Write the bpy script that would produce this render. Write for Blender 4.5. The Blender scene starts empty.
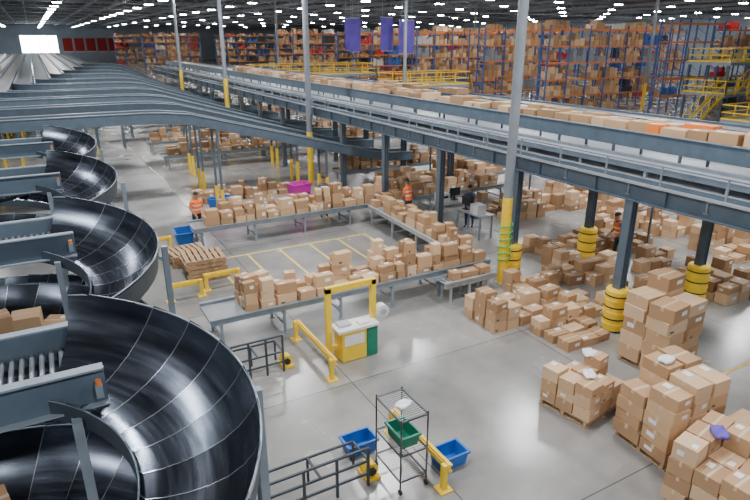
import bpy, bmesh, math, random
from mathutils import Vector, Matrix
random.seed(7)
SC=bpy.context.scene; COL=SC.collection
# ------------------------------------------------ materials
def M(name,col,rough=.5,metal=0.,var=0.,nscale=4.,bump=0.,emit=0.,stretch=None,alpha=1.):
    m=bpy.data.materials.new(name);m.use_nodes=True;nt=m.node_tree;b=nt.nodes['Principled BSDF']
    b.inputs['Roughness'].default_value=rough;b.inputs['Metallic'].default_value=metal
    c=(col[0],col[1],col[2],1);b.inputs['Base Color'].default_value=c
    if emit:
        b.inputs['Emission Color'].default_value=c;b.inputs['Emission Strength'].default_value=emit
    if var or bump:
        tc=nt.nodes.new('ShaderNodeTexCoord');mp=nt.nodes.new('ShaderNodeMapping');n=nt.nodes.new('ShaderNodeTexNoise')
        if stretch: mp.inputs['Scale'].default_value=stretch
        n.inputs['Scale'].default_value=nscale;n.inputs['Detail'].default_value=4
        nt.links.new(tc.outputs['Object'],mp.inputs[0]);nt.links.new(mp.outputs[0],n.inputs['Vector'])
        if var:
            r=nt.nodes.new('ShaderNodeValToRGB')
            r.color_ramp.elements[0].position=.3;r.color_ramp.elements[1].position=.7
            r.color_ramp.elements[0].color=tuple(x*(1-var) for x in col)+(1,)
            r.color_ramp.elements[1].color=tuple(min(1,x*(1+var)) for x in col)+(1,)
            nt.links.new(n.outputs['Fac'],r.inputs[0]);nt.links.new(r.outputs[0],b.inputs['Base Color'])
        if bump:
            bp=nt.nodes.new('ShaderNodeBump');bp.inputs['Strength'].default_value=bump;bp.inputs['Distance'].default_value=.02
            nt.links.new(n.outputs['Fac'],bp.inputs['Height']);nt.links.new(bp.outputs[0],b.inputs['Normal'])
    return m
def cardboard():
    m=M('cardboard',(.5,.29,.15),.75);nt=m.node_tree;b=nt.nodes['Principled BSDF']
    oi=nt.nodes.new('ShaderNodeObjectInfo');g=nt.nodes.new('ShaderNodeNewGeometry')
    ad=nt.nodes.new('ShaderNodeMath');ad.operation='ADD';fr=nt.nodes.new('ShaderNodeMath');fr.operation='FRACT'
    nt.links.new(oi.outputs['Random'],ad.inputs[0]);nt.links.new(g.outputs['Random Per Island'],ad.inputs[1]);nt.links.new(ad.outputs[0],fr.inputs[0])
    r=nt.nodes.new('ShaderNodeValToRGB');e=r.color_ramp.elements
    e[0].color=(.33,.19,.095,1);e[1].color=(.70,.49,.30,1)
    x=e.new(.5);x.color=(.50,.305,.16,1)
    nt.links.new(fr.outputs[0],r.inputs[0]);nt.links.new(r.outputs[0],b.inputs['Base Color'])
    return m
def concrete():
    m=M('polished_concrete',(.36,.345,.32),.35);nt=m.node_tree;b=nt.nodes['Principled BSDF'];L=nt.links.new
    tc=nt.nodes.new('ShaderNodeTexCoord')
    br=nt.nodes.new('ShaderNodeTexBrick');br.offset=0;br.inputs['Scale'].default_value=1
    br.inputs['Brick Width'].default_value=4.87;br.inputs['Row Height'].default_value=4.87
    br.inputs['Mortar Size'].default_value=.014;br.inputs['Mortar Smooth'].default_value=.3
    br.inputs['Color1'].default_value=(.26,.257,.247,1);br.inputs['Color2'].default_value=(.32,.317,.306,1);br.inputs['Mortar'].default_value=(.10,.10,.095,1)
    n=nt.nodes.new('ShaderNodeTexNoise');n.inputs['Scale'].default_value=.4;n.inputs['Detail'].default_value=7;n.inputs['Roughness'].default_value=.6
    r=nt.nodes.new('ShaderNodeValToRGB');r.color_ramp.elements[0].position=.3;r.color_ramp.elements[1].position=.7
    r.color_ramp.elements[0].color=(.66,.66,.66,1);r.color_ramp.elements[1].color=(1.28,1.27,1.25,1)
    mx=nt.nodes.new('ShaderNodeMix');mx.data_type='RGBA';mx.blend_type='MULTIPLY';mx.inputs[0].default_value=1
    L(tc.outputs['Object'],br.inputs['Vector']);L(tc.outputs['Object'],n.inputs['Vector']);L(n.outputs['Fac'],r.inputs[0])
    L(br.outputs['Color'],mx.inputs[6]);L(r.outputs[0],mx.inputs[7]);L(mx.outputs[2],b.inputs['Base Color'])
    mr=nt.nodes.new('ShaderNodeMapRange');mr.inputs['From Min'].default_value=.3;mr.inputs['From Max'].default_value=.7;mr.inputs['To Min'].default_value=.16;mr.inputs['To Max'].default_value=.30
    L(n.outputs['Fac'],mr.inputs[0]);L(mr.outputs[0],b.inputs['Roughness'])
    b.inputs['Specular IOR Level'].default_value=1.0
    return m
def chutemat():
    m=M('polished_dark_steel',(.12,.13,.15),.25,.9);nt=m.node_tree;b=nt.nodes['Principled BSDF'];L=nt.links.new
    uv=nt.nodes.new('ShaderNodeUVMap');uv.uv_map='UVMap'
    mp=nt.nodes.new('ShaderNodeMapping');mp.inputs['Scale'].default_value=(1.6,12,1)
    n=nt.nodes.new('ShaderNodeTexNoise');n.inputs['Scale'].default_value=1.5;n.inputs['Detail'].default_value=5
    L(uv.outputs[0],mp.inputs[0]);L(mp.outputs[0],n.inputs['Vector'])
    r=nt.nodes.new('ShaderNodeValToRGB');r.color_ramp.elements[0].position=.28;r.color_ramp.elements[1].position=.75
    r.color_ramp.elements[0].color=(.040,.050,.068,1);r.color_ramp.elements[1].color=(.125,.145,.18,1)
    L(n.outputs['Fac'],r.inputs[0])
    at=nt.nodes.new('ShaderNodeAttribute');at.attribute_name='panel'
    mr2=nt.nodes.new('ShaderNodeMapRange');mr2.inputs['To Min'].default_value=.55;mr2.inputs['To Max'].default_value=1.6
    L(at.outputs['Fac'],mr2.inputs[0])
    vm=nt.nodes.new('ShaderNodeVectorMath');vm.operation='SCALE';L(r.outputs[0],vm.inputs[0]);L(mr2.outputs[0],vm.inputs['Scale']);L(vm.outputs[0],b.inputs['Base Color'])
    mr=nt.nodes.new('ShaderNodeMapRange');mr.inputs['To Min'].default_value=.18;mr.inputs['To Max'].default_value=.34
    L(n.outputs['Fac'],mr.inputs[0]);L(mr.outputs[0],b.inputs['Roughness'])
    return m
CARD=cardboard();TAPE=M('packing_tape',(.60,.48,.33),.35);LBL=M('paper_label',(.8,.8,.78),.6)
CONC=concrete();CHUTE=chutemat()
BLUEG=M('blue_gray_steel',(.10,.14,.18),.4,.15,.12,3)
DARKG=M('dark_gray_steel',(.05,.065,.08),.5,.2,.15,3)
LITEG=M('galvanized_steel',(.46,.49,.52),.4,.4,.12,5)
ROLL=M('roller_steel',(.30,.33,.36),.35,.7,.12,5)
COLG=M('column_gray_paint',(.23,.26,.29),.5,.1,.08,3)
MIDG=M('mid_gray_steel',(.25,.30,.345),.42,.25,.12,4)
BELT=M('belt_rubber',(.075,.085,.095),.5,0,.2,6)
BELTL=M('worn_belt',(.36,.38,.40),.3,.15,.15,2)
BELTM=M('gray_belt',(.17,.185,.20),.35,.1,.2,2)
YEL=M('safety_yellow',(.9,.60,.03),.45,0,.08,6)
BLK=M('black_plastic',(.015,.016,.018),.5,0,.1,5)
WIRE=M('dark_wire_steel',(.09,.10,.11),.4,.5,.1,5)
WHT=M('white_paint',(.75,.75,.73),.5,0,.06,5)
BLUE=M('blue_plastic',(.01,.13,.48),.4,0,.1,5)
GRN=M('green_plastic',(.01,.20,.12),.4,0,.1,5)
WOOD=M('pallet_wood',(.42,.28,.16),.8,0,.3,8,.2,stretch=(1,6,1))
ORG=M('rack_orange',(.66,.20,.05),.5,0,.1,5)
RBLUE=M('rack_blue',(.05,.12,.32),.5,0,.1,5)
PUR=M('purple_fabric',(.13,.08,.46),.7,0,.15,1)
CEIL=M('dark_roof_deck',(.030,.034,.040),.9,0,.25,.5)
JOIST=M('roof_joist_steel',(.20,.22,.25),.6,.2,.1,2)
WALL=M('painted_wall_panel',(.42,.48,.56),.7,0,.1,.3)
LAMP=M('lamp_lens',(1,.98,.95),.4,emit=170)
GLOW=M('daylight_glass',(.80,.92,1),.3,emit=25)
REDM=M('red_fabric',(.5,.02,.02),.6,0,.1,2)
ORGV=M('hi_vis_orange',(1,.16,.02),.6,0,.05,10)
REFL=M('reflective_tape',(.75,.78,.7),.3)
SKIN=M('skin',(.42,.23,.15),.55,0,.08,12)
DENIM=M('dark_trousers',(.03,.04,.07),.8,0,.2,12)
SHIRT=M('gray_shirt',(.12,.12,.13),.8,0,.2,12)
HAIR=M('dark_hair',(.02,.014,.01),.6,0,.2,20)
PINK=M('magenta_plastic',(.55,.03,.36),.4,0,.1,5)
POLY=M('white_poly_film',(.78,.8,.82),.25,0,.08,6,.3)
LINE=M('yellow_floor_paint',(.70,.54,.14),.5,0,.2,5)
SEAM=M('bright_seam_steel',(.28,.33,.39),.3,.8,.1,6)
GOODS=[CARD]*6+[M('white_carton',(.62,.60,.55),.7),M('red_goods',(.55,.03,.03),.6),M('blue_goods',(.04,.12,.42),.6),M('gray_goods',(.25,.27,.3),.6),M('dark_goods',(.04,.045,.06),.6)]
# ------------------------------------------------ mesh builder
class MB:
    def __init__(s): s.v=[];s.f=[];s.m=[];s.sm=[];s.mats=[]
    def mi(s,m):
        if m not in s.mats: s.mats.append(m)
        return s.mats.index(m)
    def add(s,vs,fs,m,sm=False):
        o=len(s.v);s.v+=[tuple(v) for v in vs];k=s.mi(m)
        for f in fs: s.f.append([i+o for i in f]);s.m.append(k);s.sm.append(sm)
        return s
    def box(s,c,d,m,rz=0,R=None):
        x,y,z=[a/2 for a in d];R=R or Matrix.Rotation(rz,3,'Z');c=Vector(c)
        vs=[c+R@Vector((a*x,b*y,e*z)) for a in(-1,1) for b in(-1,1) for e in(-1,1)]
        return s.add(vs,[(0,1,3,2),(4,6,7,5),(0,4,5,1),(2,3,7,6),(0,2,6,4),(1,5,7,3)],m)
    def beam(s,a,b,w,h,m):
        a=Vector(a);b=Vector(b);d=b-a;L=d.length;d.normalize()
        up=Vector((0,0,1)) if abs(d.z)<.95 else Vector((0,1,0))
        sd=d.cross(up).normalized();u=sd.cross(d).normalized()
        R=Matrix((sd,d,u)).transposed()
        return s.box((a+b)/2,(w,L,h),m,R=R)
    def cyl(s,a,b,r,m,n=10,r2=None,cap=True):
        a=Vector(a);b=Vector(b);d=(b-a).normalized();r2=r if r2 is None else r2
        up=Vector((0,0,1)) if abs(d.z)<.95 else Vector((1,0,0))
        p=d.cross(up).normalized();q=d.cross(p)
        vs=[];fs=[]
        for i in range(n):
            t=2*math.pi*i/n;e=p*math.cos(t)+q*math.sin(t);vs+=[a+e*r,b+e*r2]
        for i in range(n):
            j=(i+1)%n;fs.append((2*i,2*j,2*j+1,2*i+1))
        s.add(vs,fs,m,True)
        if cap: s.add([vs[2*i] for i in range(n)],[tuple(range(n))[::-1]],m);s.add([vs[2*i+1] for i in range(n)],[tuple(range(n))],m)
        return s
    def path(s,pts,r,m,n=8):
        for a,b in zip(pts,pts[1:]): s.cyl(a,b,r,m,n)
        return s
    def sweep(s,pts,off,zc,w,h,m):
        P=[Vector(p) for p in pts];n=len(P);vs=[]
        for i in range(n):
            d=(P[min(i+1,n-1)]-P[max(i-1,0)]);d.z=0;d.normalize();nr=Vector((-d.y,d.x,0))
            c=P[i]+nr*off+Vector((0,0,zc))
            vs+=[c-nr*w/2-Vector((0,0,h/2)),c+nr*w/2-Vector((0,0,h/2)),c+nr*w/2+Vector((0,0,h/2)),c-nr*w/2+Vector((0,0,h/2))]
        fs=[(4*i+k,4*i+(k+1)%4,4*i+4+(k+1)%4,4*i+4+k) for i in range(n-1) for k in range(4)]+[(3,2,1,0),(4*n-4,4*n-3,4*n-2,4*n-1)]
        return s.add(vs,fs,m)
    def mesh(s,name):
        me=bpy.data.meshes.new(name);me.from_pydata(s.v,[],s.f)
        for m in s.mats: me.materials.append(m)
        me.polygons.foreach_set('material_index',s.m);me.polygons.foreach_set('use_smooth',s.sm);me.update()
        bm=bmesh.new();bm.from_mesh(me);bmesh.ops.recalc_face_normals(bm,faces=bm.faces);bm.to_mesh(me);bm.free()
        return me
    def obj(s,name,**k): return new(name,s.mesh(name),**k)
def new(name,me=None,parent=None,loc=(0,0,0),rz=0,label=None,cat=None,group=None,kind=None):
    o=bpy.data.objects.new(name,me);COL.objects.link(o);o.location=loc;o.rotation_euler=(0,0,rz)
    if me is None:o.empty_display_size=.2
    if parent:o.parent=parent
    if label:o['label']=label
    if cat:o['category']=cat
    if group:o['group']=group
    if kind:o['kind']=kind
    return o
# ------------------------------------------------ room
def struct(name,mb): return mb.obj(name,kind='structure')
struct('floor',MB().box((50,100,-.1),(140,300,.2),CONC))
struct('ceiling',MB().box((50,100,12.1),(140,300,.2),CEIL))
w=MB();w.box((-20,100,6),(.3,300,12),WALL);struct('wall_left',w)
w=MB();w.box((120,100,6),(.3,300,12),WALL);struct('wall_right',w)
w=MB()
w.box((-11.5,236,6),(17,.3,12),WALL);w.box((64,236,6),(112,.3,12),WALL);w.box((2.5,236,10.2),(11,.3,3.6),WALL);w.box((2.5,236,1.5),(11,.3,3),WALL)
for i in range(6): w.box((11+i*3.6,235.7,5.5),(2.9,.3,4.2),REDM);w.box((11+i*3.6,235.6,3.2),(2.9,.3,.4),WHT)
struct('wall_back',w)
w=MB();w.box((2.5,236,5.7),(11,.08,5.4),GLOW)
for i in range(5): w.box((-3+i*2.75,235.9,5.7),(.2,.2,5.4),WALL)
struct('window_1',w)
for y in [62,75,90,105,120,135,150,170,190]:
    j=MB();j.box((50,0,0),(140,.25,.14),JOIST);j.box((50,0,-1.0),(140,.2,.12),JOIST)
    x=-19
    while x<118: j.beam((x,0,0),(x+1.5,0,-1.0),.07,.07,JOIST);j.beam((x+1.5,0,-1),(x+3,0,0),.07,.07,JOIST);x+=3
    o=j.obj('trim_1',kind='structure',loc=(0,y,11.85));o.name='trim_%d'%(y)
for i,x in enumerate([-14,-8,-3,0,4,8,11.45,16,22,28,33,38,44,50,55,60,66,77,88,99]):
    MB().box((x,100,11.75),(.2,290,.35),JOIST).obj('trim_1',kind='structure').name='trim_%d'%(300+i)
lm=MB();lm.box((0,0,.14),(.9,.55,.12),DARKG);lm.box((0,0,.05),(.8,.45,.08),LAMP);lm.cyl((-.3,0,.17),(-.3,0,1.42),.012,DARKG,5);lm.cyl((.3,0,.17),(.3,0,1.42),.012,DARKG,5)
lme=lm.mesh('high_bay_lamp')
sy,cy_=math.sin(math.radians(29.2)),math.cos(math.radians(29.2))
for iy in range(26):
    for ix in range(14):
        x=-6+ix*9;y=22+iy*8.4
        F=x*sy+y*cy_;R=x*cy_-y*sy
        if F<54 or F>190 or abs(R)>F*.66+3 or x>116 or y>232: continue
        if F>110 and (ix+iy)%2: continue
        new('high_bay_lamp',lme,loc=(x,y,10.6),label="suspended high bay lamp with bright white lens",cat="ceiling lamp",group="high bay lamps under the roof")
for x in (-6,2,10,18,26,36):
    for y in (-2,8,17,27,38,50):
        if x*sy+y*cy_>56: continue
        L=bpy.data.lights.new('high_bay_light','AREA');L.shape='RECTANGLE';L.size=1.5;L.size_y=.6;L.energy=610;L.color=(.98,.98,1)
        lo=bpy.data.objects.new('high_bay_light',L);COL.objects.link(lo);lo.location=(x,y,10.6)
W=bpy.data.worlds.new('world');SC.world=W;W.use_nodes=True
W.node_tree.nodes['Background'].inputs[0].default_value=(.55,.76,1,1);W.node_tree.nodes['Background'].inputs[1].default_value=1.0
# ------------------------------------------------ roof columns
def roofcol(x,y,yb):
    r=new('roof_column',loc=(x,y,0),label="round gray steel roof column with yellow painted base",cat="column",group="steel roof columns")
    MB().cyl((0,0,0),(0,0,12),.135,COLG,16).obj('column_shaft',parent=r)
    b=MB();b.cyl((0,0,0),(0,0,yb),.15,YEL,16);b.box((0,0,.02),(.34,.34,.04),LITEG);b.obj('yellow_sleeve',parent=r)
    MB().beam((0,.15,2),(0,.15,11.9),.05,.04,LITEG).obj('conduit',parent=r)
    return r
for y in (12.4,27.0,41.6): roofcol(11.36,y,2.7 if y<40 else 4.5)
roofcol(11.36,56.2,4.5)
for x in (26,56):
    for y in (41.6,70.8): roofcol(x,y,2.7)
# ------------------------------------------------ mezzanine
mz=new('conveyor_mezzanine',loc=(11.6,0,0),label="long elevated blue gray steel conveyor platform on posts",cat="mezzanine")
Y0,Y1=0,75
def ibeam(mb,a,b,h,w,m):
    a=Vector(a);b=Vector(b)
    mb.beam(a,b,.03,h,m)
    for s in(-1,1):
        o=Vector((0,0,s*h/2));mb.beam(a+o,b+o,w,.03,m)
for i,x in enumerate((.25,3.6)):
    b=MB();ibeam(b,(x,Y0,3.64),(x,Y1,3.64),.40,.2,BLUEG)
    y=Y0
    while y<Y1: b.box((x,y,3.64),(.16,.02,.38),BLUEG);y+=1.95
    b.obj('long_beam',parent=mz)
b=MB();y=1
while y<Y1: ibeam(b,(.2,y,3.68),(4,y,3.68),.25,.12,MIDG);y+=1.95
b.obj('cross_beams',parent=mz)
d=MB();d.box((2.05,(Y0+Y1)/2,3.87),(3.9,Y1-Y0,.05),LITEG);d.obj('deck',parent=mz)
rl=MB();rl.beam((.2,Y0,4.35),(.2,Y1,4.35),.035,.035,MIDG)
rl.beam((.2,Y0,3.95),(.2,Y1,3.95),.02,.10,BLUEG)
y=.5
while y<Y1: rl.beam((.2,y,3.9),(.2,y,4.35),.035,.035,MIDG);y+=1.5
rl.obj('guard_rail',parent=mz)
def steelpost(x,y,h,prot):
    p=new('mezzanine_post',loc=(x,y,0),label="blue gray steel post carrying the conveyor platform"+(" with yellow wrap" if prot else ""),cat="post",group="mezzanine posts")
    b=MB();b.box((0,0,h/2),(.02,.2,h),BLUEG);b.box((-.1,0,h/2),(.02,.22,h),BLUEG);b.box((.1,0,h/2),(.02,.22,h),BLUEG);b.box((0,0,.015),(.4,.4,.03),BLUEG);b.obj('post_shaft',parent=p)
    if prot:
        q=MB()
        q.cyl((0,0,.035),(0,0,.06),.27,YEL,24,.29);q.cyl((0,0,.06),(0,0,1.1),.29,YEL,24);q.cyl((0,0,1.1),(0,0,1.14),.29,YEL,24,.26)
        for z in (.2,.36,.52,.68,.84,.98):
            if z in (.36,.68,.98): q.cyl((0,0,z-.018),(0,0,z+.018),.297,BLK,24)
            else: q.cyl((0,0,z-.03),(0,0,z+.03),.303,YEL,24)
        q.obj('column_protector',parent=p,label="banded yellow plastic column protector sleeve")
for i in range(16):
    y=8.7+3.9*i
    if y>70: break
    for x in (11.88,15.2): steelpost(x,y,3.42,i<2)
def conveyor(name,p0,p1,width,z0,z1,label,legs=3.,rail=.16,belt=BELT,side=BLUEG,lip=.05,cat='conveyor',group=None,legmat=None,rollers=False):
    a=Vector((p0[0],p0[1],0));b=Vector((p1[0],p1[1],0));L=(b-a).length;ang=math.atan2(b.y-a.y,b.x-a.x)
    r=new(name,loc=(a.x,a.y,0),rz=ang,label=label,cat=cat,group=group)
    A=lambda x,y,dz=0:(x,y,z0+(z1-z0)*x/L+dz)
    w=width/2
    if rollers:
        n=int(L/.13);ro=MB();ro.beam(A(0,0,-.06),A(L,0,-.06),width,.01,DARKG)
        for i in range(n): x=.1+i*.13;ro.cyl(A(x,-w,-.02),A(x,w,-.02),.035,LITEG,8)
        ro.obj('roller_bed',parent=r)
    else: MB().beam(A(0,0,-.05),A(L,0,-.05),width,.08,belt).obj('belt',parent=r)
    s=MB()
    for sg in(-1,1):
        s.beam(A(0,sg*(w+.03),lip-rail/2),A(L,sg*(w+.03),lip-rail/2),.05,rail,side)
        s.beam(A(0,sg*(w+.05),lip),A(L,sg*(w+.05),lip),.10,.02,side)
    s.obj('side_rails',parent=r)
    if legs:
        n=max(2,int(L/legs)+1)
        for i in range(n):
            x=.25+(L-.5)*i/(n-1);z=A(x,0)[2]-.1
            g=MB();lm_=legmat or side
            for sg in(-1,1):
                g.beam((x,sg*w,0),(x,sg*w,z),.06,.06,lm_);g.box((x,sg*w,.01),(.14,.14,.02),lm_)
            g.beam((x,-w,z-.1),(x,w,z-.1),.05,.06,lm_)
            if z>.5:g.beam((x,-w,z*.35),(x,w,z*.35),.04,.04,lm_)
            if z>2.5:g.beam((x,-w,z*.35),(x,w,z*.8),.03,.03,lm_);g.beam((x,w,z*.35),(x,-w,z*.8),.03,.03,lm_)
            g.obj('leg',parent=r)
    return r
def longconv(x,w,z,lab,lip,rail,belt,side):
    r=new('transport_conveyor',loc=(x,0,0),label=lab,cat='conveyor')
    MB().box((0,37.5,z-.04),(w,75,.08),belt).obj('belt',parent=r)
    s=MB()
    for sg in(-1,1):
        s.box((sg*(w/2+.03),37.5,z+lip-rail/2),(.05,75,rail),side);s.box((sg*(w/2+.05),37.5,z+lip),(.11,75,.025),MIDG)
        y=.8
        while y<75: s.box((sg*(w/2+.03),y,(3.9+z)/2),(.06,.06,z-3.9),side);y+=2
    s.obj('side_frame',parent=r)
longconv(12.75,.75,4.12,"low belt conveyor with worn gray belt on the platform",.06,.14,BELTL,MIDG)
longconv(14.2,1.15,4.66,"raised gray conveyor carrying cartons along the platform",.06,.42,BELTM,BLUEG)
conveyor('transport_conveyor',(17.2,0),(17.2,60),1.1,4.6,4.6,"elevated blue gray conveyor beside the platform",legs=6,rail=.28,belt=BELTM)
# ------------------------------------------------ sorter lanes
def lane(y,sx,xb,x1,z0,z1,yend,g="descending sorter lanes"):
    rad=1.9;pts=[(sx,yy,z0) for yy in (yend,(yend+y+rad)/2)]
    for i in range(9):
        a=math.pi+math.pi/2*i/8;pts.append((sx+rad+rad*math.cos(a),y+rad+rad*math.sin(a),z0))
    xb=max(xb,sx+rad+1.5)
    pts+=[(xb-1.2,y,z0),(xb-.4,y,z0-.03),(xb+.6,y,z0-.14),(x1-1,y,z1+.2),(x1,y,z1+.05),(x1+1.2,y,z1)]
    pts=[(p[0]-sx,p[1]-y,p[2]) for p in pts]
    r=new('sorter_lane',loc=(sx,y,0),label="elevated blue gray sorter lane sloping down toward the platform",cat='conveyor',group=g)
    w=.44
    MB().sweep(pts,0,-.05,2*w,.08,BELTM).obj('belt',parent=r)
    s=MB()
    for sg in(-1,1):
        s.sweep(pts,sg*(w+.03),-.06,.05,.40,BLUEG);s.sweep(pts,sg*(w+.05),.15,.12,.03,MIDG)
    s.obj('side_rails',parent=r)
    acc=0;nxt=1.5
    for a,b in zip(pts,pts[1:]):
        A=Vector(a);B=Vector(b);L=(B-A).length
        while nxt<acc+L:
            p=A+(B-A)*((nxt-acc)/L);d=(B-A);d.z=0;d.normalize();n=Vector((-d.y,d.x,0))
            if p.y+y<85:
                g_=MB()
                for sg in(-1,1):
                    q=p+n*sg*w;g_.beam((q.x,q.y,0),(q.x,q.y,p.z-.1),.09,.09,BLUEG)
                    if y<40:g_.beam((q.x,q.y,0),(q.x,q.y,1.1),.13,.13,YEL)
                a_=p-n*w;b_=p+n*w;g_.beam((a_.x,a_.y,p.z-.3),(b_.x,b_.y,p.z-.3),.06,.1,BLUEG)
                g_.obj('leg',parent=r)
            nxt+=5
        acc+=L
for i,y in enumerate((24.3,28.3,32.6,37.2,43,48,55,61.5,69,78)):
    lane(y,-5.6+1.18*i,4.4+.3*i,14.2,4.25,1.75,150)
# ------------------------------------------------ spirals
Z0=4.03;PITCH=1.5;TURNS=2.15
PROF=[(1.02,.10),(1.025,.02),(1.06,0),(1.2,.01),(1.37,.05),(1.53,.12),(1.68,.22),(1.80,.35),(1.89,.50),(1.95,.66)]
def spiral(cx,cy):
    r=new('spiral_chute',loc=(cx,cy,0),label="dark polished steel spiral chute with banked curved panels",cat='spiral chute',group='spiral chutes')
    prof=PROF;SG=84;PP=3;ph0=.40
    def P(phi,k,up=0,dr=0):
        a=math.pi/2-phi;rr,dz=prof[k];rr+=dr
        return (rr*math.cos(a),rr*math.sin(a),Z0-PITCH*max(0,phi-.47)/(2*math.pi)+dz+up)
    n=int(TURNS*SG);K=len(prof)
    sw=lambda k:.22*(k/(K-1))**1.2
    mb=MB();uvs=[];pan=[];rnd=random.Random(3)
    for i in range(0,n-PP,PP):
        col=rnd.random();vs=[]
        for ii in range(PP+1):
            for k in range(K):
                ph=ph0+(i+ii)*2*math.pi/SG+(sw(k)*(1 if i>0 or ii>1 else 0))
                vs.append(P(ph,k,.022*(1-ii/PP)));uvs.append((ph,prof[k][0]));pan.append(col)
        mb.add(vs,[(a*K+k,a*K+k+1,(a+1)*K+k+1,(a+1)*K+k) for a in range(PP) for k in range(K-1)],CHUTE,True)
        if i==0: continue
        sv=[]
        for k in range(K):
            ph=ph0+i*2*math.pi/SG+sw(k);w0=.0045/prof[k][0]
            sv+=[P(ph-w0,k,.025),P(ph+w0,k,.025)]
        for k in range(K): uvs+= [(0,0),(0,0)];pan+=[.5,.5]
        mb.add(sv,[(2*k,2*k+1,2*k+3,2*k+2) for k in range(K-1)],SEAM,True)
    me=bpy.data.meshes.new('chute_surface');me.from_pydata(mb.v,[],mb.f)
    for m in mb.mats: me.materials.append(m)
    me.polygons.foreach_set('material_index',mb.m);me.polygons.foreach_set('use_smooth',mb.sm)
    ul=me.uv_layers.new(name='UVMap')
    for l in me.loops: ul.data[l.index].uv=uvs[l.vertex_index]
    at=me.attributes.new('panel','FLOAT','POINT');at.data.foreach_set('value',pan);me.update()
    new('chute_surface',me,parent=r)
    rm=MB();n2=n-PP+2
    T=lambda i:ph0+i*2*math.pi/SG
    rm.path([P(T(i),K-1) for i in range(0,n2)],.010,MIDG,6)
    q=[P(T(i),K-1,-.02,.008) for i in range(0,n2)];q2=[P(T(i),K-1,-.3,-.03) for i in range(0,n2)]
    rm.add(q+q2,[(i,i+1,len(q)+i+1,len(q)+i) for i in range(len(q)-1)],DARKG,True)
    rm.path([P(T(i),0) for i in range(0,n2)],.009,BLUEG,6)
    q=[P(T(i),0,-.0,-.008) for i in range(0,n2)];q2=[P(T(i),0,-.18,-.008) for i in range(0,n2)]
    rm.add(q+q2,[(i,i+1,len(q)+i+1,len(q)+i) for i in range(len(q)-1)],DARKG,True)
    rm.obj('rim_guard',parent=r)
    for a in (5,60,150,215,300):
        t=math.radians(a);x,y=2.07*math.cos(t),2.07*math.sin(t);g=MB()
        g.beam((x,y,0),(x,y,4.15 if a==5 else 3.7),.08,.08,MIDG);g.box((x,y,.01),(.1,.1,.02),MIDG)
        for kk in range(3):
            ph=(math.pi/2-t)%(2*math.pi)+kk*2*math.pi
            if .5<ph<(TURNS-.1)*2*math.pi:
                e=P(ph,K-3,-.05);g.beam((x,y,e[2]-.15),e,.04,.05,MIDG)
        g.obj('support_post',parent=r)
    return r
def infeed(Y):
    r=new('infeed_conveyor',loc=(0,Y,0),label="elevated blue gray infeed conveyor with steel rollers above floor",cat='conveyor',group='chute infeed conveyors')
    x0,x1=-9.,.08;z=4.14
    MB().box(((x0+x1-1.3)/2,0,z-.06),(x1-1.3-x0,.88,.08),BELT).obj('belt',parent=r)
    for i in range(15):
        x=x1-.08-i*.083;MB().cyl((x,-.45,z-.03),(x,.45,z-.03),.023,ROLL,12).obj('roller',parent=r)
    s=MB()
    for sg in(-1,1):
        s.box(((x0+x1)/2,sg*.48,z+.02),(x1-x0,.05,.34),BLUEG)
        s.box(((x0+x1)/2,sg*.51,z+.2),(x1-x0,.11,.02),MIDG)
        s.box(((x0+x1)/2,sg*.51,z-.15),(x1-x0,.11,.02),MIDG)
    s.box(((x0+x1)/2,0,z-.15),(x1-x0,.96,.02),DARKG)
    s.obj('side_rails',parent=r)
    m=MB();m.box((-1.6,0,z-.28),(.5,.8,.2),DARKG);m.obj('drive_unit',parent=r)
    m=MB();m.box((.02,-.57,z+.0),(.06,.05,.12),MIDG);m.cyl((.02,-.57,z+.06),(.02,-.57,z+.11),.025,ORG,12);m.obj('signal_beacon',parent=r,label='orange signal beacon')
    g=MB();g.beam((-.19,-.68,0),(-.19,-.68,z-.16),.08,.08,MIDG);g.box((-.19,-.68,.015),(.2,.2,.03),MIDG);g.beam((-.19,-.68,z-.2),(-.19,-.4,z-.2),.08,.06,MIDG);g.obj('leg',parent=r)
    for x in (-3.3,-5.5,-7.9):
        g=MB()
        for sg in(-1,1):
            g.beam((x,sg*.45,0),(x,sg*.45,z-.15),.1,.1,BLUEG);g.box((x,sg*.45,.015),(.25,.25,.03),BLUEG)
        g.beam((x,-.5,z-.5),(x,.5,z-.5),.08,.14,BLUEG);g.beam((x,-.45,1),(x,.45,2.6),.05,.05,MIDG);g.beam((x,-.5,1),(x,.5,1),.06,.08,BLUEG)
        g.obj('leg',parent=r)
SPC=(4.1,8.35,13.0,17.6)
for cy in SPC: spiral(-.85,cy)
for Y in (5.5,9.75,14.42,19.0): infeed(Y)
# ------------------------------------------------ cartons
SPEC=[]
def cart(x,y,z,d,rz=0,tilt=0,group=None): SPEC.append((x,y,z,d,rz,tilt,group))
def line(p0,p1,width,z,rows,hmax,group,pr=1.,cell=.5,jit=.12,hmin=1,hs=(.18,.32)):
    a=Vector(p0);b=Vector(p1);L=(b-a).length;u=(b-a)/L;nrm=Vector((-u.y,u.x));ang=math.atan2(u.y,u.x)
    for j in range(rows):
        t=.05
        while t<L-.3:
            c=min(cell*random.uniform(.65,1.5),L-t)
            if random.random()>pr: t+=c*.6;continue
            off=(-width/2+width*(j+.5)/rows)
            p=a+u*(t+c/2)+nrm*off;zz=z
            for k in range(random.randint(hmin,hmax)):
                f_=1-.08*k
                s=(c*random.uniform(.80,.95)*f_,width/rows*random.uniform(.7,.95)*f_,random.uniform(*hs))
                cart(p.x+random.uniform(-.03,.03),p.y+random.uniform(-.03,.03),zz,s,ang+random.uniform(-jit,jit)*(1+.8*k),random.uniform(-.02,.02)*k,group);zz+=s[2]+.003
            t+=c
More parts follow.
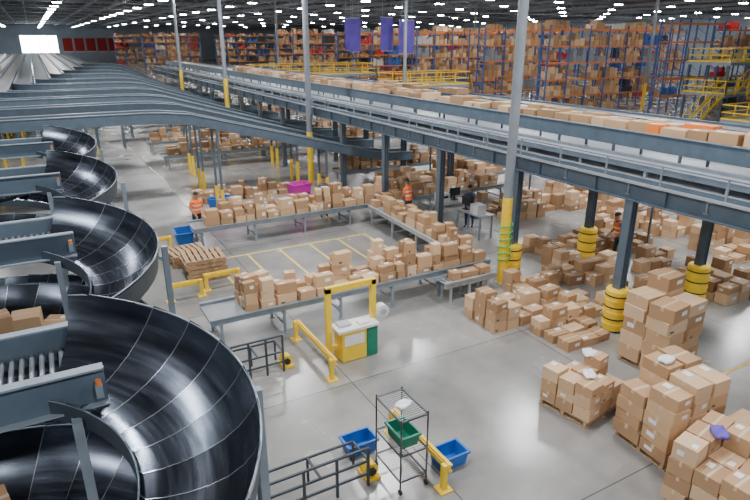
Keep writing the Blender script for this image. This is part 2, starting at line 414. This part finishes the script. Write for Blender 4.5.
EXC=[(11.88,8.7,.42),(11.88,12.6,.42),(11.38,12.4,.3),(15.2,8.7,.42),(15.2,12.6,.42),(15.9,11.9,.4),(11.88,16.5,.3),(15.2,16.5,.3),(15.2,20.4,.3),(11.4,7.1,.75),(11.4,12.3,.2)]
def heap(x0,x1,y0,y1,hmax,pr,group,cell=.46,jit=.12,hmin=1,aisle=0):
    ny=max(1,int((y1-y0)/cell))
    for j in range(ny):
        if aisle and j%aisle==aisle-1: continue
        y=y0+(j+.5)*cell;x=x0
        while x<x1-.25:
            c=cell*random.uniform(.75,1.4);xx=x+c/2;x+=c
            if random.random()>pr or any(math.hypot(xx-e[0],y-e[1])<e[2]+.25 for e in EXC): continue
            z=0
            for k in range(random.randint(hmin,hmax)):
                s=(c*random.uniform(.84,.95),cell*random.uniform(.74,.92),random.uniform(.18,.36))
                cart(xx,y,z,s,random.uniform(-jit,jit),0,group);z+=s[2]+.003
def stack(cx,cy,z,w,d,layers,rz,group,hs=(.25,.42),nn=None,var=(-1,0,0,1)):
    R=Matrix.Rotation(rz,2)
    nx,ny=nn or random.choice([(2,2),(3,2),(2,3)])
    for i in range(nx):
        for j in range(ny):
            zz=z
            n=layers+random.choice(var)
            for k in range(max(1,n)):
                s=(w/nx*random.uniform(.88,.985),d/ny*random.uniform(.88,.985),random.uniform(*hs))
                p=R@Vector((-w/2+w*(i+.5)/nx,-d/2+d*(j+.5)/ny))
                cart(cx+p.x+random.uniform(-.01,.01),cy+p.y+random.uniform(-.01,.01),zz,s,rz+random.uniform(-.05,.05)*(1+.25*k),0,group);zz+=s[2]+.003
conveyor('sorting_conveyor',(2.6,13.1),(11.0,13.1),1.0,.75,.75,"gray belt conveyor crowded with stacked cartons",legs=1.6,side=MIDG,belt=BELTL)
line((3.4,13.1),(11.0,13.1),1.05,.77,3,3,"cartons on the sorting conveyor",cell=.42,pr=1,hs=(.18,.35))
conveyor('roller_table',(8.9,12.2),(10.7,12.2),.4,.60,.60,"short steel roller table beside the carton conveyor",legs=.9,side=LITEG,rollers=True)
line((8.9,12.2),(10.7,12.2),.4,.62,1,1,"cartons on the sorting conveyor",cell=.42,pr=.6,hs=(.16,.26))
conveyor('sorting_conveyor',(3.9,20.4),(18,20.4),1.0,.75,.75,"gray belt conveyor lined with cartons",legs=2,side=MIDG,belt=BELTL)
line((4.3,20.4),(17.9,20.4),1.0,.77,2,3,"cartons on the rear conveyor",cell=.42,pr=.98,hs=(.2,.38))
conveyor('sorting_conveyor',(10.9,14.0),(11.15,19.7),.8,.75,.75,"gray roller conveyor joining two carton lines",legs=1.8,side=LITEG,rollers=True)
line((10.95,14.4),(11.1,19.6),.8,.77,2,2,"cartons on the joining conveyor",cell=.45,pr=.85,hs=(.18,.32))
conveyor('sorting_conveyor',(12.6,22.5),(24,22.5),1.0,.75,.75,"gray belt conveyor lined with cartons",legs=2.5,side=MIDG,belt=BELTL)
line((12.7,22.5),(23.8,22.5),1.0,.77,2,3,"cartons on far conveyors",cell=.5,pr=.95)
for yy in (26.3,34.9,40.2,50.5,53):
    conveyor('sorting_conveyor',(5.5 if yy>27 else 12.5,yy),(22.5,yy),1.0,.75,.75,"gray belt conveyor lined with cartons",legs=3,side=MIDG,belt=BELTL)
    line((5.7 if yy>27 else 12.7,yy),(22.3,yy),1.0,.77,2,3,"cartons on far conveyors",cell=.5,pr=.85)
line((5.2,26.4),(10.8,26.4),1.0,0,2,3,"cartons on far conveyors",cell=.5,pr=.9)
line((5.6,23.6),(8.2,23.6),.7,0,2,3,"cartons on far conveyors",cell=.5,pr=.9)
heap(9.0,10.9,9.9,11.6,3,.97,"cartons heaped on the floor")
heap(9.9,11.5,8.3,9.7,2,.95,"cartons heaped on the floor")
heap(11.0,13.5,9.3,12.1,2,.9,"cartons heaped on the floor",aisle=4)
heap(13.6,14.9,9.4,15.2,2,.85,"cartons between the posts",aisle=3)
heap(15.7,18.2,8.0,14.5,2,.9,"cartons between the posts",aisle=3)
heap(19.2,21.6,8.4,16.4,3,.85,"cartons stacked beyond the posts",aisle=3)
heap(15.8,22,17,19.4,3,.8,"cartons stacked beyond the posts")
heap(23.5,28,9,19,2,.6,"cartons stacked beyond the posts",cell=.6,aisle=3)
line((14.2,5.6),(14.2,48),1.0,4.68,2,1,"cartons on the platform conveyor",cell=.58,pr=.85,hs=(.14,.36))
line((17.2,18),(17.2,30),.9,4.62,1,1,"cartons on the platform conveyor",cell=.6,pr=.3,hs=(.14,.28))
def pallet_mesh():
    b=MB()
    for i in range(7): b.box((-.53+i*.177,0,.125),(.12,1.1,.02),WOOD)
    for y in(-.5,0,.5): b.box((0,y,.065),(1.2,.06,.10),WOOD)
    for i in (-.53,0,.53): b.box((i,0,.008),(.12,1.1,.016),WOOD)
    return b.mesh('wooden_pallet')
PAL=pallet_mesh()
def pallet(x,y,z=0,rz=0,lab="weathered wooden pallet under stacked cartons",g='wooden pallets'):
    return new('wooden_pallet',PAL,loc=(x,y,z),rz=rz,label=lab,cat='pallet',group=g)
pallet(8.55,6.75,0,.15);stack(8.55,6.75,.137,1.2,1.15,3,.15,"cartons on the short pallet stack",hs=(.18,.27),nn=(3,3))
pallet(8.95,5.15,0,-.1);stack(8.95,5.15,.137,1.3,1.2,5,-.1,"cartons on the tall pallet stack",hs=(.22,.34),nn=(3,2),var=(-1,0,0,0))
pallet(11.4,7.1,0,.05);stack(11.4,7.1,.137,1.35,1.15,5,.05,"cartons on the tall pallet stack",hs=(.26,.36),nn=(2,2),var=(0,0,1))
pallet(8.3,3.72,0,.12);stack(8.3,3.72,.137,1.3,1.2,4,.12,"cartons on the corner pallet stack",hs=(.22,.32),nn=(3,3),var=(-1,0,0))
pallet(9.8,3.75,0,-.05);stack(9.8,3.75,.137,1.2,1.2,3,0,"cartons on the corner pallet stack",hs=(.22,.36),nn=(2,3))
for k in range(5): pallet(3.6+random.uniform(-.05,.05),17.5,k*.137,random.uniform(-.05,.05),"empty wooden pallet in a stack",'empty pallet stacks')
for k in range(3): pallet(3.4,19.0,k*.137,.1+random.uniform(-.05,.05),"empty wooden pallet in a stack",'empty pallet stacks')
for cy,angs in ((8.35,(122,104,86,68,50)),(13.0,(100,80,62)),(4.1,(118,100))):
    for a in angs:
        ph=2*math.pi+math.pi/2-math.radians(a);rr=1.30
        z=Z0-PITCH*(ph-.47)/(2*math.pi)+.07
        cart(-.85+rr*math.cos(math.radians(a)),cy+rr*math.sin(math.radians(a)),z,(.40,.40,random.uniform(.26,.36)),math.radians(a)+math.pi/2+random.uniform(-.08,.08),0,"cartons sliding down the spiral chutes")
def carton_mesh(kind,card=None):
    bm=bmesh.new();bmesh.ops.create_cube(bm,size=1.0)
    bmesh.ops.bevel(bm,geom=bm.edges[:],offset=.012,segments=1,affect='EDGES')
    for v in bm.verts: v.co.z+=.5
    me=bpy.data.meshes.new('t');bm.to_mesh(me);bm.free()
    card=card or CARD
    mb=MB();mb.add([v.co[:] for v in me.vertices],[list(p.vertices) for p in me.polygons],card)
    mb.box((0,0,1.0),(1.004,.11,.008),TAPE)
    for s in(-1,1): mb.box((s*.5,0,.86),(.008,.11,.28),TAPE)
    mb.box((0,.0,1.003),(1.0,.012,.006),card)
    if kind in(1,3): mb.box((.2,.26,1.0),(.32,.28,.009),LBL)
    if kind in(2,3): mb.box((.15,-.5,.55),(.32,.009,.3),LBL)
    if kind==4: mb.box((-.5,.15,.5),(.009,.3,.3),LBL);mb.box((-.2,-.25,1.0),(.30,.24,.009),LBL)
    if kind==0: mb.box((-.25,-.5,.25),(.2,.006,.16),DARKG)
    return mb.mesh('cardboard_carton')
CM=[carton_mesh(k) for k in range(5)]
OM=carton_mesh(1,M('orange_package',(.85,.22,.03),.5))
SPEC.sort(key=lambda s:s[0]**2+s[1]**2)
def inview(s):
    F=s[0]*sy+s[1]*cy_;R=s[0]*cy_-s[1]*sy;d=F*.94+(7-s[2])*.34
    return d>0 and abs(R)/d<.70
SPEC=[s for s in SPEC if inview(s)]
near=SPEC[:300];far=SPEC[300:]
nor=0
for (x,y,z,d,rz,t,g) in near:
    orange=g.startswith("cartons on the platform") and y<12 and nor<3 and random.random()<.25
    if orange: nor+=1
    o=new('cardboard_carton',OM if orange else random.choice(CM),loc=(x,y,z),rz=rz,label=("orange package among " if orange else "brown taped cardboard carton among ")+g,cat='cardboard box',group=g)
    o.scale=d;o.rotation_euler=(t,t*.6,rz)
def addcart(mb,x,y,z,d,rz,m=None,detail=False):
    mb.box((x,y,z+d[2]/2),d,m or CARD,rz)
    if m is None: mb.box((x,y,z+d[2]),(d[0]*1.002,d[1]*.1,.006),TAPE,rz)
    if detail and random.random()<.4:
        R=Matrix.Rotation(rz,3,'Z');p=R@Vector((d[0]*.2,-d[1]/2,0));mb.box((x+p.x,y+p.y,z+d[2]*.55),(d[0]*.3,.006,d[2]*.35),LBL,rz)
        p=R@Vector((d[0]*.2,d[1]*.25,0));mb.box((x+p.x,y+p.y,z+d[2]),(d[0]*.3,d[1]*.25,.006),LBL,rz)
fm=MB()
for (x,y,z,d,rz,t,g) in far: addcart(fm,x,y,z,d,rz,None,True)
# ------------------------------------------------ pallet racks
def rack(x0,y0,nb,nlev=5,h=1.6,fill=.9):
    bw=2.8;L=nb*bw
    r=new('pallet_rack',loc=(x0,y0,0),label="tall orange and blue pallet rack filled with cartons" if fill else "tall empty blue rack frame",cat='storage rack',group='pallet racks')
    for i in range(nb+1):
        u=MB();x=i*bw
        for y in(0,1.1): u.box((x,y,nlev*h/2+.2),(.14,.1,nlev*h+.4),RBLUE)
        z=.3
        while z<nlev*h-.6: u.beam((x,0,z),(x,1.1,z+.7),.05,.05,RBLUE);z+=.9
        u.obj('upright_frame',parent=r)
    for l in range(1,nlev+1):
        z=l*h
        b=MB()
        for y in(0,1.1): b.box((L/2,y,z),(L,.06,.16),ORG)
        if fill: b.box((L/2,.55,z+.05),(L,1.0,.03),WOOD)
        b.obj('shelf_beams',parent=r)
    if not fill: return
    for l in range(0,nlev+1):
        z=l*h+(.07 if l else 0)
        for i in range(nb):
            x=x0+i*bw+.2
            if random.random()<.10: continue
            gm=random.choice(GOODS) if random.random()<.6 else CARD
            while x<x0+(i+1)*bw-.35:
                wdt=random.uniform(.4,.75)
                if x+wdt>x0+(i+1)*bw-.1: break
                if random.random()<fill:
                    mm=None if gm is CARD else gm
                    hh=random.uniform(.45,1.3) if l<nlev else random.uniform(.3,.8)
                    if hh>.8:
                        addcart(fm,x+wdt/2,y0+.5,z,(wdt*.93,.9,hh/2-.01),random.uniform(-.04,.04),mm);addcart(fm,x+wdt/2,y0+.5,z+hh/2,(wdt*.9,.85,hh/2),random.uniform(-.06,.06),mm)
                    else: addcart(fm,x+wdt/2,y0+.5,z,(wdt*.93,.9,hh),random.uniform(-.04,.04),mm)
                x+=wdt+.03
for a in ((44,44,6),(42.6,52,5),(60,52,6),(64,39,7),(43,66,9),(42.6,82,10),(36,98,4),(60,98,10),(52,125,12),(24,160,5),(42,160,8),(22,200,8)):
    rack(*a)
rack(53,37.5,3,5,1.7,0);rack(66,35.5,4,6,1.6,0)
fm.obj('background_cartons',kind='stuff',label="many brown cardboard cartons filling pallet racks and far conveyors",cat='cardboard boxes')
# ------------------------------------------------ yellow platform
def railing(mb,a,b,z,m=YEL,t=.07):
    a=Vector(a);b=Vector(b);L=(b-a).length;n=max(1,int(L/1.6))
    for dz in(.55,1.1): mb.beam((a.x,a.y,z+dz),(b.x,b.y,z+dz),t,t,m)
    mb.beam((a.x,a.y,z+.08),(b.x,b.y,z+.08),.02,.12,m)
    for i in range(n+1):
        p=a+(b-a)*i/n;mb.beam((p.x,p.y,z),(p.x,p.y,z+1.1),t,t,m)
def platform(x,y,w,d,zs,lab,stair=True):
    r=new('work_platform',loc=(x,y,0),label=lab,cat='platform')
    if not isinstance(zs,tuple): zs=(zs,)
    for z in zs:
        MB().box((w/2,d/2,z-.12),(w,d,.24),MIDG).obj('deck',parent=r)
        q=MB();railing(q,(0,0),(w,0),z);railing(q,(0,d),(w,d),z);railing(q,(0,0),(0,d),z);railing(q,(w,0),(w,d),z);q.obj('railing',parent=r)
    n=int(w/4)+1;z=zs[-1]
    for i in range(n+1):
        for yy in (.2,d-.2): MB().box((.1+(w-.2)*i/n,yy,(z-.24)/2),(.14,.14,z-.24),BLUEG).obj('leg',parent=r)
    if not stair:return
    zb=0
    for si,z in enumerate(zs):
        s=MB();x0_,x1_=(-3.6,0) if si==0 else (1,4.6);dz=z-zb;oy=0 if si==0 else -1.3
        for yy in (.1,1.1): s.beam((x0_,yy+oy,zb),(x1_,yy+oy,z),.05,.22,YEL)
        k=int(dz/.2)
        for i in range(k): s.box((x0_+3.6*(i+.5)/k,.6+oy,zb+dz*(i+.5)/k),(.25,1,.03),MIDG)
        for yy in(.1,1.1):
            s.beam((x0_,yy+oy,zb+1),(x1_,yy+oy,z+1),.05,.05,YEL)
            for i in range(5): xx=x0_+i*.9;s.beam((xx,yy+oy,zb+dz*i*.25),(xx,yy+oy,zb+dz*i*.25+1),.05,.05,YEL)
        s.obj('stair',parent=r);zb=z
platform(51,30,12,4,(2.6,5.2),"steel work platform with yellow railings and stairs")
platform(45,24,14,2.5,1.3,"low steel platform with yellow railings",False)
platform(20,60.6,14,4,3.4,"steel platform with yellow railings among the lanes",False)
platform(26.5,44,8,3,3.2,"steel platform with yellow railings among the lanes",False)
for x,y,z,wd in ((31.8,61.5,7.5,1.4),(35.2,60.3,7.6,1.6),(37.2,59.3,7.3,2.0),(33.4,66,7.6,1.3)):
    b=new('hanging_banner',loc=(x,y,z),label="purple fabric banner hanging from the roof",cat='banner',group='purple banners')
    q=MB();n=8;vs=[]
    for i in range(n+1):
        for k in (0,1): vs.append((-wd/2+wd*i/n,.06*math.sin(i*1.3),-1.75+3.5*k))
    q.add(vs,[(2*i,2*i+2,2*i+3,2*i+1) for i in range(n)],PUR,True);q.obj('fabric',parent=b)
    q=MB();q.cyl((-wd/2,0,1.8),(wd/2,0,1.8),.04,LITEG,8);q.cyl((-wd/2,0,-1.77),(wd/2,0,-1.77),.04,LITEG,8);q.cyl((-wd/3,0,1.8),(-wd/3,0,12-z),.015,LITEG,5);q.cyl((wd/3,0,1.8),(wd/3,0,12-z),.015,LITEG,5);q.obj('rods',parent=b)
# ------------------------------------------------ workstation, guards, shelf, totes
r=new('packing_workstation',loc=(4.85,10.85,0),label="yellow portal workstation with white top and green cabinet",cat='workstation')
q=MB()
for x in(0,1.15): q.box((x,0,.9),(.12,.12,1.8),YEL)
q.box((.575,0,1.76),(1.27,.12,.14),YEL);q.box((.575,0,.3),(1.15,.1,.1),YEL)
q.obj('portal_frame',parent=r)
q=MB();q.box((.62,-.1,.80),(1.05,.5,.06),WHT);q.box((.35,-.05,.86),(.3,.24,.06),LITEG);q.box((.8,-.15,.85),(.24,.2,.04),WHT)
q.obj('tabletop',parent=r)
q=MB();q.box((.50,-.1,.39),(.62,.44,.74),YEL);q.box((.50,-.325,.55),(.5,.012,.26),WHT);q.obj('yellow_cabinet',parent=r,label='yellow side cabinet')
q=MB();q.box((.96,-.1,.39),(.29,.44,.74),GRN);q.box((.96,-.325,.42),(.24,.012,.6),GRN);q.obj('green_cabinet',parent=r,label='green cabinet')
q=MB();q.cyl((1.36,-.15,.98),(1.36,.05,.98),.16,WHT,20);q.cyl((1.36,-.17,.98),(1.36,-.15,.98),.08,LITEG,14);q.box((1.28,-.05,.8),(.16,.08,.3),WHT);q.obj('fan',parent=r,label='white round fan')
def guard(x0,y0,x1,y1,lab="yellow steel floor guard rail on short posts",m=YEL,hs=(.42,)):
    r=new('guard_rail',loc=(x0,y0,0),label=lab,cat='guard rail')
    L=math.hypot(x1-x0,y1-y0);r.rotation_euler=(0,0,math.atan2(y1-y0,x1-x0))
    q=MB()
    for h in hs:
        q.box((L/2,0,h),(L,.05,.09),m);q.box((L/2,.03,h+.06),(L,.06,.03),m);q.box((L/2,.03,h-.06),(L,.06,.03),m)
    q.obj('rail',parent=r)
    for x in(.06,L-.06):
        q=MB();q.box((x,-.06,.25),(.1,.08,.5),m);q.box((x,-.06,.01),(.24,.24,.02),m);q.obj('post',parent=r)
guard(4.6,12.2,4.6,10.0);guard(4.8,7.9,4.8,6.1);guard(3.3,16.3,4.4,16.3);guard(2.2,16.0,3.2,16.0)
guard(2.0,20.5,3.2,20.5)
def darkguard(x0,y,x1,h):
    r=new('pipe_barrier',loc=(x0,y,0),label="dark steel pipe barrier with yellow foot",cat='barrier',group='dark pipe barriers')
    L=x1-x0;q=MB()
    for z in (.25,.5,h): q.beam((0,0,z),(L,0,z),.035,.035,DARKG)
    for i in range(4): q.beam((L*i/3,0,0),(L*i/3,0,h),.04,.04,DARKG)
    q.beam((0,.55,.5),(L,.55,.5),.035,.035,DARKG)
    for i in range(3): q.beam((L*i/2,.55,0),(L*i/2,.55,.5),.035,.035,DARKG);q.beam((L*i/2,0,.5),(L*i/2,.55,.5),.035,.035,DARKG)
    q.obj('frame',parent=r)
    q=MB();q.cyl((L+.12,.1,.17),(L+.12,.3,.17),.13,YEL,18);q.cyl((L+.12,.05,.17),(L+.12,.1,.17),.07,BLK,12);q.box((L+.12,.2,.04),(.26,.36,.06),YEL);q.obj('yellow_reel',parent=r,label='yellow round foot')
darkguard(2.0,6.85,3.7,.75);darkguard(2.6,10.9,3.75,.9)
r=new('wire_shelf_cart',loc=(4.3,6.8,0),label="dark gray wire shelf cart holding a green tote",cat='shelf cart')
for x in(-.25,.25):
    for y in(-.4,.4): MB().cyl((x,y,.1),(x,y,1.45),.014,WIRE,8).obj('corner_post',parent=r)
for z in (.25,.75,1.4):
    q=MB()
    for x in(-.25,.25): q.beam((x,-.4,z),(x,.4,z),.02,.03,WIRE)
    for y in(-.4,.4): q.beam((-.25,y,z),(.25,y,z),.02,.03,WIRE)
    for i in range(16): yy=-.38+i*.051;q.cyl((-.25,yy,z),(.25,yy,z),.005,LITEG,4)
    q.obj('wire_shelf',parent=r)
for x in(-.25,.25):
    for y in(-.4,.4): MB().cyl((x-.015,y,.05),(x+.015,y,.05),.05,BLK,12).obj('caster',parent=r)
def tote(x,y,z,rz,m,lab,s=1):
    w,d,h=.30*s,.20*s,.28*s;r=new('storage_tote',loc=(x,y,z),rz=rz,label=lab,cat='tote')
    q=MB();k=.86
    a=[(-w*k,-d*k,0),(w*k,-d*k,0),(w*k,d*k,0),(-w*k,d*k,0)];b=[(-w,-d,h),(w,-d,h),(w,d,h),(-w,d,h)]
    ai=[(p[0]*.92,p[1]*.92,.015) for p in a];bi=[(p[0]*.93,p[1]*.92,h) for p in b]
    q.add(a+b+ai+bi,[(3,2,1,0),(0,1,5,4),(1,2,6,5),(2,3,7,6),(3,0,4,7),(8,9,10,11),(9,8,12,13),(10,9,13,14),(11,10,14,15),(8,11,15,12),(4,5,13,12),(5,6,14,13),(6,7,15,14),(7,4,12,15)],m)
    q.obj('tote_body',parent=r)
    q=MB()
    for s_ in(-1,1): q.box((0,s_*(d+.012),h-.02),(2*w+.04,.025,.04),m);q.box((s_*(w+.012),0,h-.02),(.025,2*d+.04,.04),m)
    q.obj('rim',parent=r);return r
tote(3.98,7.72,0,0,BLUE,"blue open plastic tote on the floor",.95);tote(5.2,6.65,0,0,BLUE,"blue open plastic tote on the floor",.95)
tote(4.3,6.75,.765,1.57,GRN,"green open plastic tote on a wire shelf",.85)
tote(3.75,21.2,0,1.5,BLUE,"blue plastic tote beside the conveyor",1.5)
for x,y,m_,c in ((6.3,22.9,PINK,'magenta'),(8.6,23.2,PINK,'magenta'),(5.4,22.6,PINK,'magenta'),(6.2,25.2,BLUE,'blue'),(15.3,18.6,BLUE,'blue'),(13.5,24,BLUE,'blue')):
    tote(x,y,0,random.random(),m_,c+" plastic tote on the floor",1.6)
for k in range(3): tote(8.9,22.5,k*.02+.30*k*1.45,.1*k,PINK,"magenta plastic tote in a stack",1.5)
def bag(x,y,z,s,m,lab,rz=0):
    bm=bmesh.new();bmesh.ops.create_uvsphere(bm,u_segments=16,v_segments=8,radius=1)
    for v in bm.verts:
        x_,y_,z_=v.co;k=1+.12*math.sin(9*x_)*math.cos(7*y_)
        v.co=(math.copysign(abs(x_)**.6,x_)*s*k,math.copysign(abs(y_)**.6,y_)*s*.7*k,(z_*.25+.25)*s*(1+.2*math.sin(5*x_+4*y_)))
    me=bpy.data.meshes.new('poly_bag');bm.to_mesh(me);bm.free();me.materials.append(m)
    for p in me.polygons:p.use_smooth=True
    new('poly_bag',me,loc=(x,y,z),rz=rz,label=lab,cat='bag')
def topz(x,y):
    t=0
    for s in SPEC:
        if abs(s[0]-x)<s[3][0]/2+.05 and abs(s[1]-y)<s[3][1]/2+.05: t=max(t,s[2]+s[3][2])
    return t
for x,y,m_,lab in ((8.8,6.9,POLY,"white poly mailer bag on top of cartons"),(8.4,6.5,POLY,"white poly mailer bag on top of cartons"),(8.35,3.95,PUR,"purple wrapped bag on top of cartons"),(9.0,5.4,POLY,"white poly mailer bag on top of cartons")):
    bag(x,y,topz(x,y),.17,m_,lab,random.random())
bag(4.3,6.75,1.415,.15,POLY,"crumpled white bag on the top wire shelf",.4)
q=MB();pts=[]
for i in range(70):
    t=i/69;pts.append((11.36+.20*math.cos(t*40),12.4+.20*math.sin(t*40),.7+t*1.3))
q.path(pts,.02,M('green_hose',(.05,.5,.15),.4,0,.1,5),6);q.obj('coiled_air_hose',label="green coiled hose hanging on a yellow column",cat='hose')
for k in range(6):
    MB().box((4.2+k*1.15,16.6,.003),(.09,4,.006),LINE).obj('floor_marking',label="yellow painted line on the concrete floor",cat='floor marking',group='floor lines')
for c,d in (((7,18.65,.004),(6,.09,.006)),((7,14.5,.004),(6,.09,.006)),((10.6,4.6,.004),(1.6,.09,.006)),((12.5,6,.004),(3,.09,.006))):
    MB().box(c,d,LINE).obj('floor_marking',label="yellow painted line on the concrete floor",cat='floor marking',group='floor lines')
def station(x,y,rz,lab):
    r=new('packing_station',loc=(x,y,0),rz=rz,label=lab,cat='work table')
    q=MB();q.box((0,0,.9),(1.5,.7,.05),LITEG);q.obj('tabletop',parent=r)
    for a in(-.68,.68):
        for b in(-.28,.28): MB().box((a,b,.44),(.06,.06,.88),MIDG).obj('leg',parent=r)
    q=MB();q.box((-.3,.1,1.1),(.45,.4,.35),WHT);q.box((-.3,-.1,1.15),(.3,.02,.1),BLK);q.obj('printer',parent=r)
    q=MB();q.box((.35,.15,1.25),(.5,.04,.32),BLK);q.box((.35,.17,1.0),(.06,.04,.2),BLK);q.box((.35,.15,.935),(.25,.18,.02),BLK);q.obj('monitor',parent=r)
for a in ((13.6,18.2,0),(13.6,16.6,1.57)): station(*a,"steel packing table with white printer and monitor")
# ------------------------------------------------ people
def person(x,y,rz,shirt,vest,lab,lean=0,reach=.35):
    r=new('person',loc=(x,y,0),rz=rz,label=lab,cat='person')
    V=[];R=[];E=[]
    def add(p,rad,par=None):
        V.append(Vector(p));R.append(rad);
        if par is not None:E.append((par,len(V)-1))
        return len(V)-1
    def ln(p):
        p=Vector(p)
        if p.z>.95:
            d=p-Vector((0,0,.95));d=Matrix.Rotation(-lean,3,'X')@d;return d+Vector((0,0,.95))
        return p
    pel=add((0,0,.95),(.15,.11));sp=add(ln((0,0,1.12)),(.135,.10),pel);ch=add(ln((0,0,1.30)),(.165,.115),sp);nb=add(ln((0,0,1.44)),(.09,.075),ch)
    nk=add(ln((0,.01,1.52)),(.055,.055),nb);h1=add(ln((0,.025,1.59)),(.07,.08),nk);h2=add(ln((0,.02,1.67)),(.08,.095),h1);h3=add(ln((0,.01,1.74)),(.06,.07),h2)
    for s in(-1,1):
        sh=add(ln((s*.19,0,1.40)),(.062,.062),ch);el=ln((s*.24,.04,1.13));
        e=add(el,(.045,.045),sh);wp=el+Vector((-s*.06,.24*reach*2.2,-.20+.18*reach));w_=add(wp,(.03,.026),e)
        dr=(wp-el).normalized();hd=wp+dr*.07;h_=add(hd,(.038,.02),w_)
        for fi,(o,l) in enumerate(((-.03,.07),(-.01,.085),(.01,.08),(.03,.06))):
            b0=hd+dr*.03+Vector((o,0,0));f1=add(b0,(.01,.01),h_);f2=add(b0+dr*l*.5+Vector((0,0,-.008)),(.009,.009),f1);add(b0+dr*l+Vector((0,0,-.03)),(.008,.008),f2)
        t1=add(wp+dr*.03+Vector((-s*.04,0,.01)),(.011,.011),w_);add(wp+dr*.08+Vector((-s*.055,0,0)),(.009,.009),t1)
        hp=add((s*.10,0,.88),(.095,.095),pel);kn=add((s*.12,.03*(1 if s>0 else -1)+.02,.48),(.062,.062),hp);an=add((s*.12,.05*(s)-.02,.09),(.042,.042),kn);add((s*.14,.05*s+.14,.045),(.042,.035),an)
    me=bpy.data.meshes.new('body');me.from_pydata([tuple(v) for v in V],E,[])
    bm=bmesh.new();bm.from_mesh(me);ly=bm.verts.layers.skin.verify();bm.verts.ensure_lookup_table()
    for i,v in enumerate(bm.verts): v[ly].radius=R[i];v[ly].use_root=(i==0)
    bm.to_mesh(me);bm.free()
    t=bpy.data.objects.new('t',me);COL.objects.link(t)
    t.modifiers.new('s','SKIN');sb=t.modifiers.new('u','SUBSURF');sb.levels=2;sb.render_levels=2
    dg=bpy.context.evaluated_depsgraph_get();m2=bpy.data.meshes.new_from_object(t.evaluated_get(dg));bpy.data.objects.remove(t)
    m2.materials.clear()
    for m_ in (SKIN,shirt,DENIM,BLK): m2.materials.append(m_)
    for p in m2.polygons:
        p.use_smooth=True;c=p.center
        u=Matrix.Rotation(lean,3,'X')@(c-Vector((0,0,.95)))+Vector((0,0,.95)) if c.z>.8 else c
        if c.z<.08: k=3
        elif c.z<.97 and abs(c.x)<.22 and abs(c.y)<.2: k=2
        elif u.z>1.49: k=0
        elif abs(c.x)>.2 and u.z<1.24 or c.y>.22 and abs(c.x)>.1 and u.z<1.24: k=0
        else: k=1
        p.material_index=k
    new('body',m2,parent=r)
    q=MB();n=20;rows=[(.93,.185,.145),(1.1,.165,.13),(1.3,.195,.145),(1.40,.17,.125),(1.45,.11,.09)];vs=[]
    for (z,a,c) in rows:
        for i in range(n): t_=2*math.pi*i/n;vs.append(ln((a*math.cos(t_),c*math.sin(t_),z)) if z>.95 else Vector((a*math.cos(t_),c*math.sin(t_),z)))
    q.add(vs,[(k*n+i,k*n+(i+1)%n,(k+1)*n+(i+1)%n,(k+1)*n+i) for k in range(len(rows)-1) for i in range(n)],vest,True);q.obj('vest',parent=r)
    if vest is ORGV:
        q=MB()
        for (z,a,c) in ((1.08,.172,.138),(1.25,.194,.147)):
            vs=[ln((a*math.cos(2*math.pi*i/n),c*math.sin(2*math.pi*i/n),z+dz)) for dz in(0,.05) for i in range(n)]
            q.add(vs,[(i,(i+1)%n,n+(i+1)%n,n+i) for i in range(n)],REFL,True)
        q.obj('reflective_band',parent=r)
    q=MB();vs=[];hc=ln((0,.0,1.685));n=16
    for k in range(6):
        ph=math.pi/2*k/5
        for i in range(n):
            t_=2*math.pi*i/n;d=Vector((.098*math.cos(t_)*math.cos(ph),.112*math.sin(t_)*math.cos(ph)-.012,.10*math.sin(ph)));vs.append(hc+Matrix.Rotation(-lean,3,'X')@d)
    q.add(vs,[(k*n+i,k*n+(i+1)%n,(k+1)*n+(i+1)%n,(k+1)*n+i) for k in range(5) for i in range(n)],HAIR,True);q.obj('hair',parent=r)
    q=MB()
    for s in(-1,1): q.box(ln((s*.032,.108,1.655)),(.02,.01,.01),BLK);q.box(ln((s*.088,.015,1.645)),(.02,.035,.055),SKIN)
    q.beam(ln((0,.105,1.655)),ln((0,.125,1.62)),.02,.02,SKIN);q.box(ln((0,.105,1.59)),(.045,.01,.01),REDM);q.obj('face',parent=r)
person(4.35,21.45,3.3,ORGV,ORGV,"worker in orange hi-vis vest standing at the conveyor",.15)
person(12.3,19.2,.3,ORGV,ORGV,"worker in orange hi-vis vest reaching to the conveyor",.2)
person(9.6,21.6,3.0,SHIRT,SHIRT,"worker in dark shirt sorting cartons at the conveyor",.15)
person(15.9,11.9,1.2,SHIRT,ORGV,"worker in orange vest standing between carton stacks",.25)
person(14.0,17.4,2.2,SHIRT,DENIM,"worker in dark clothing at a packing table",.2)
f=580.0
cam=bpy.data.cameras.new("camera");co=bpy.data.objects.new("camera",cam);COL.objects.link(co)
cam.sensor_width=36;cam.lens=f/750*36;cam.clip_end=600
co.location=(0,0,7);co.rotation_euler=(math.pi/2-math.radians(19.9),0,-math.radians(29.2))
SC.camera=co
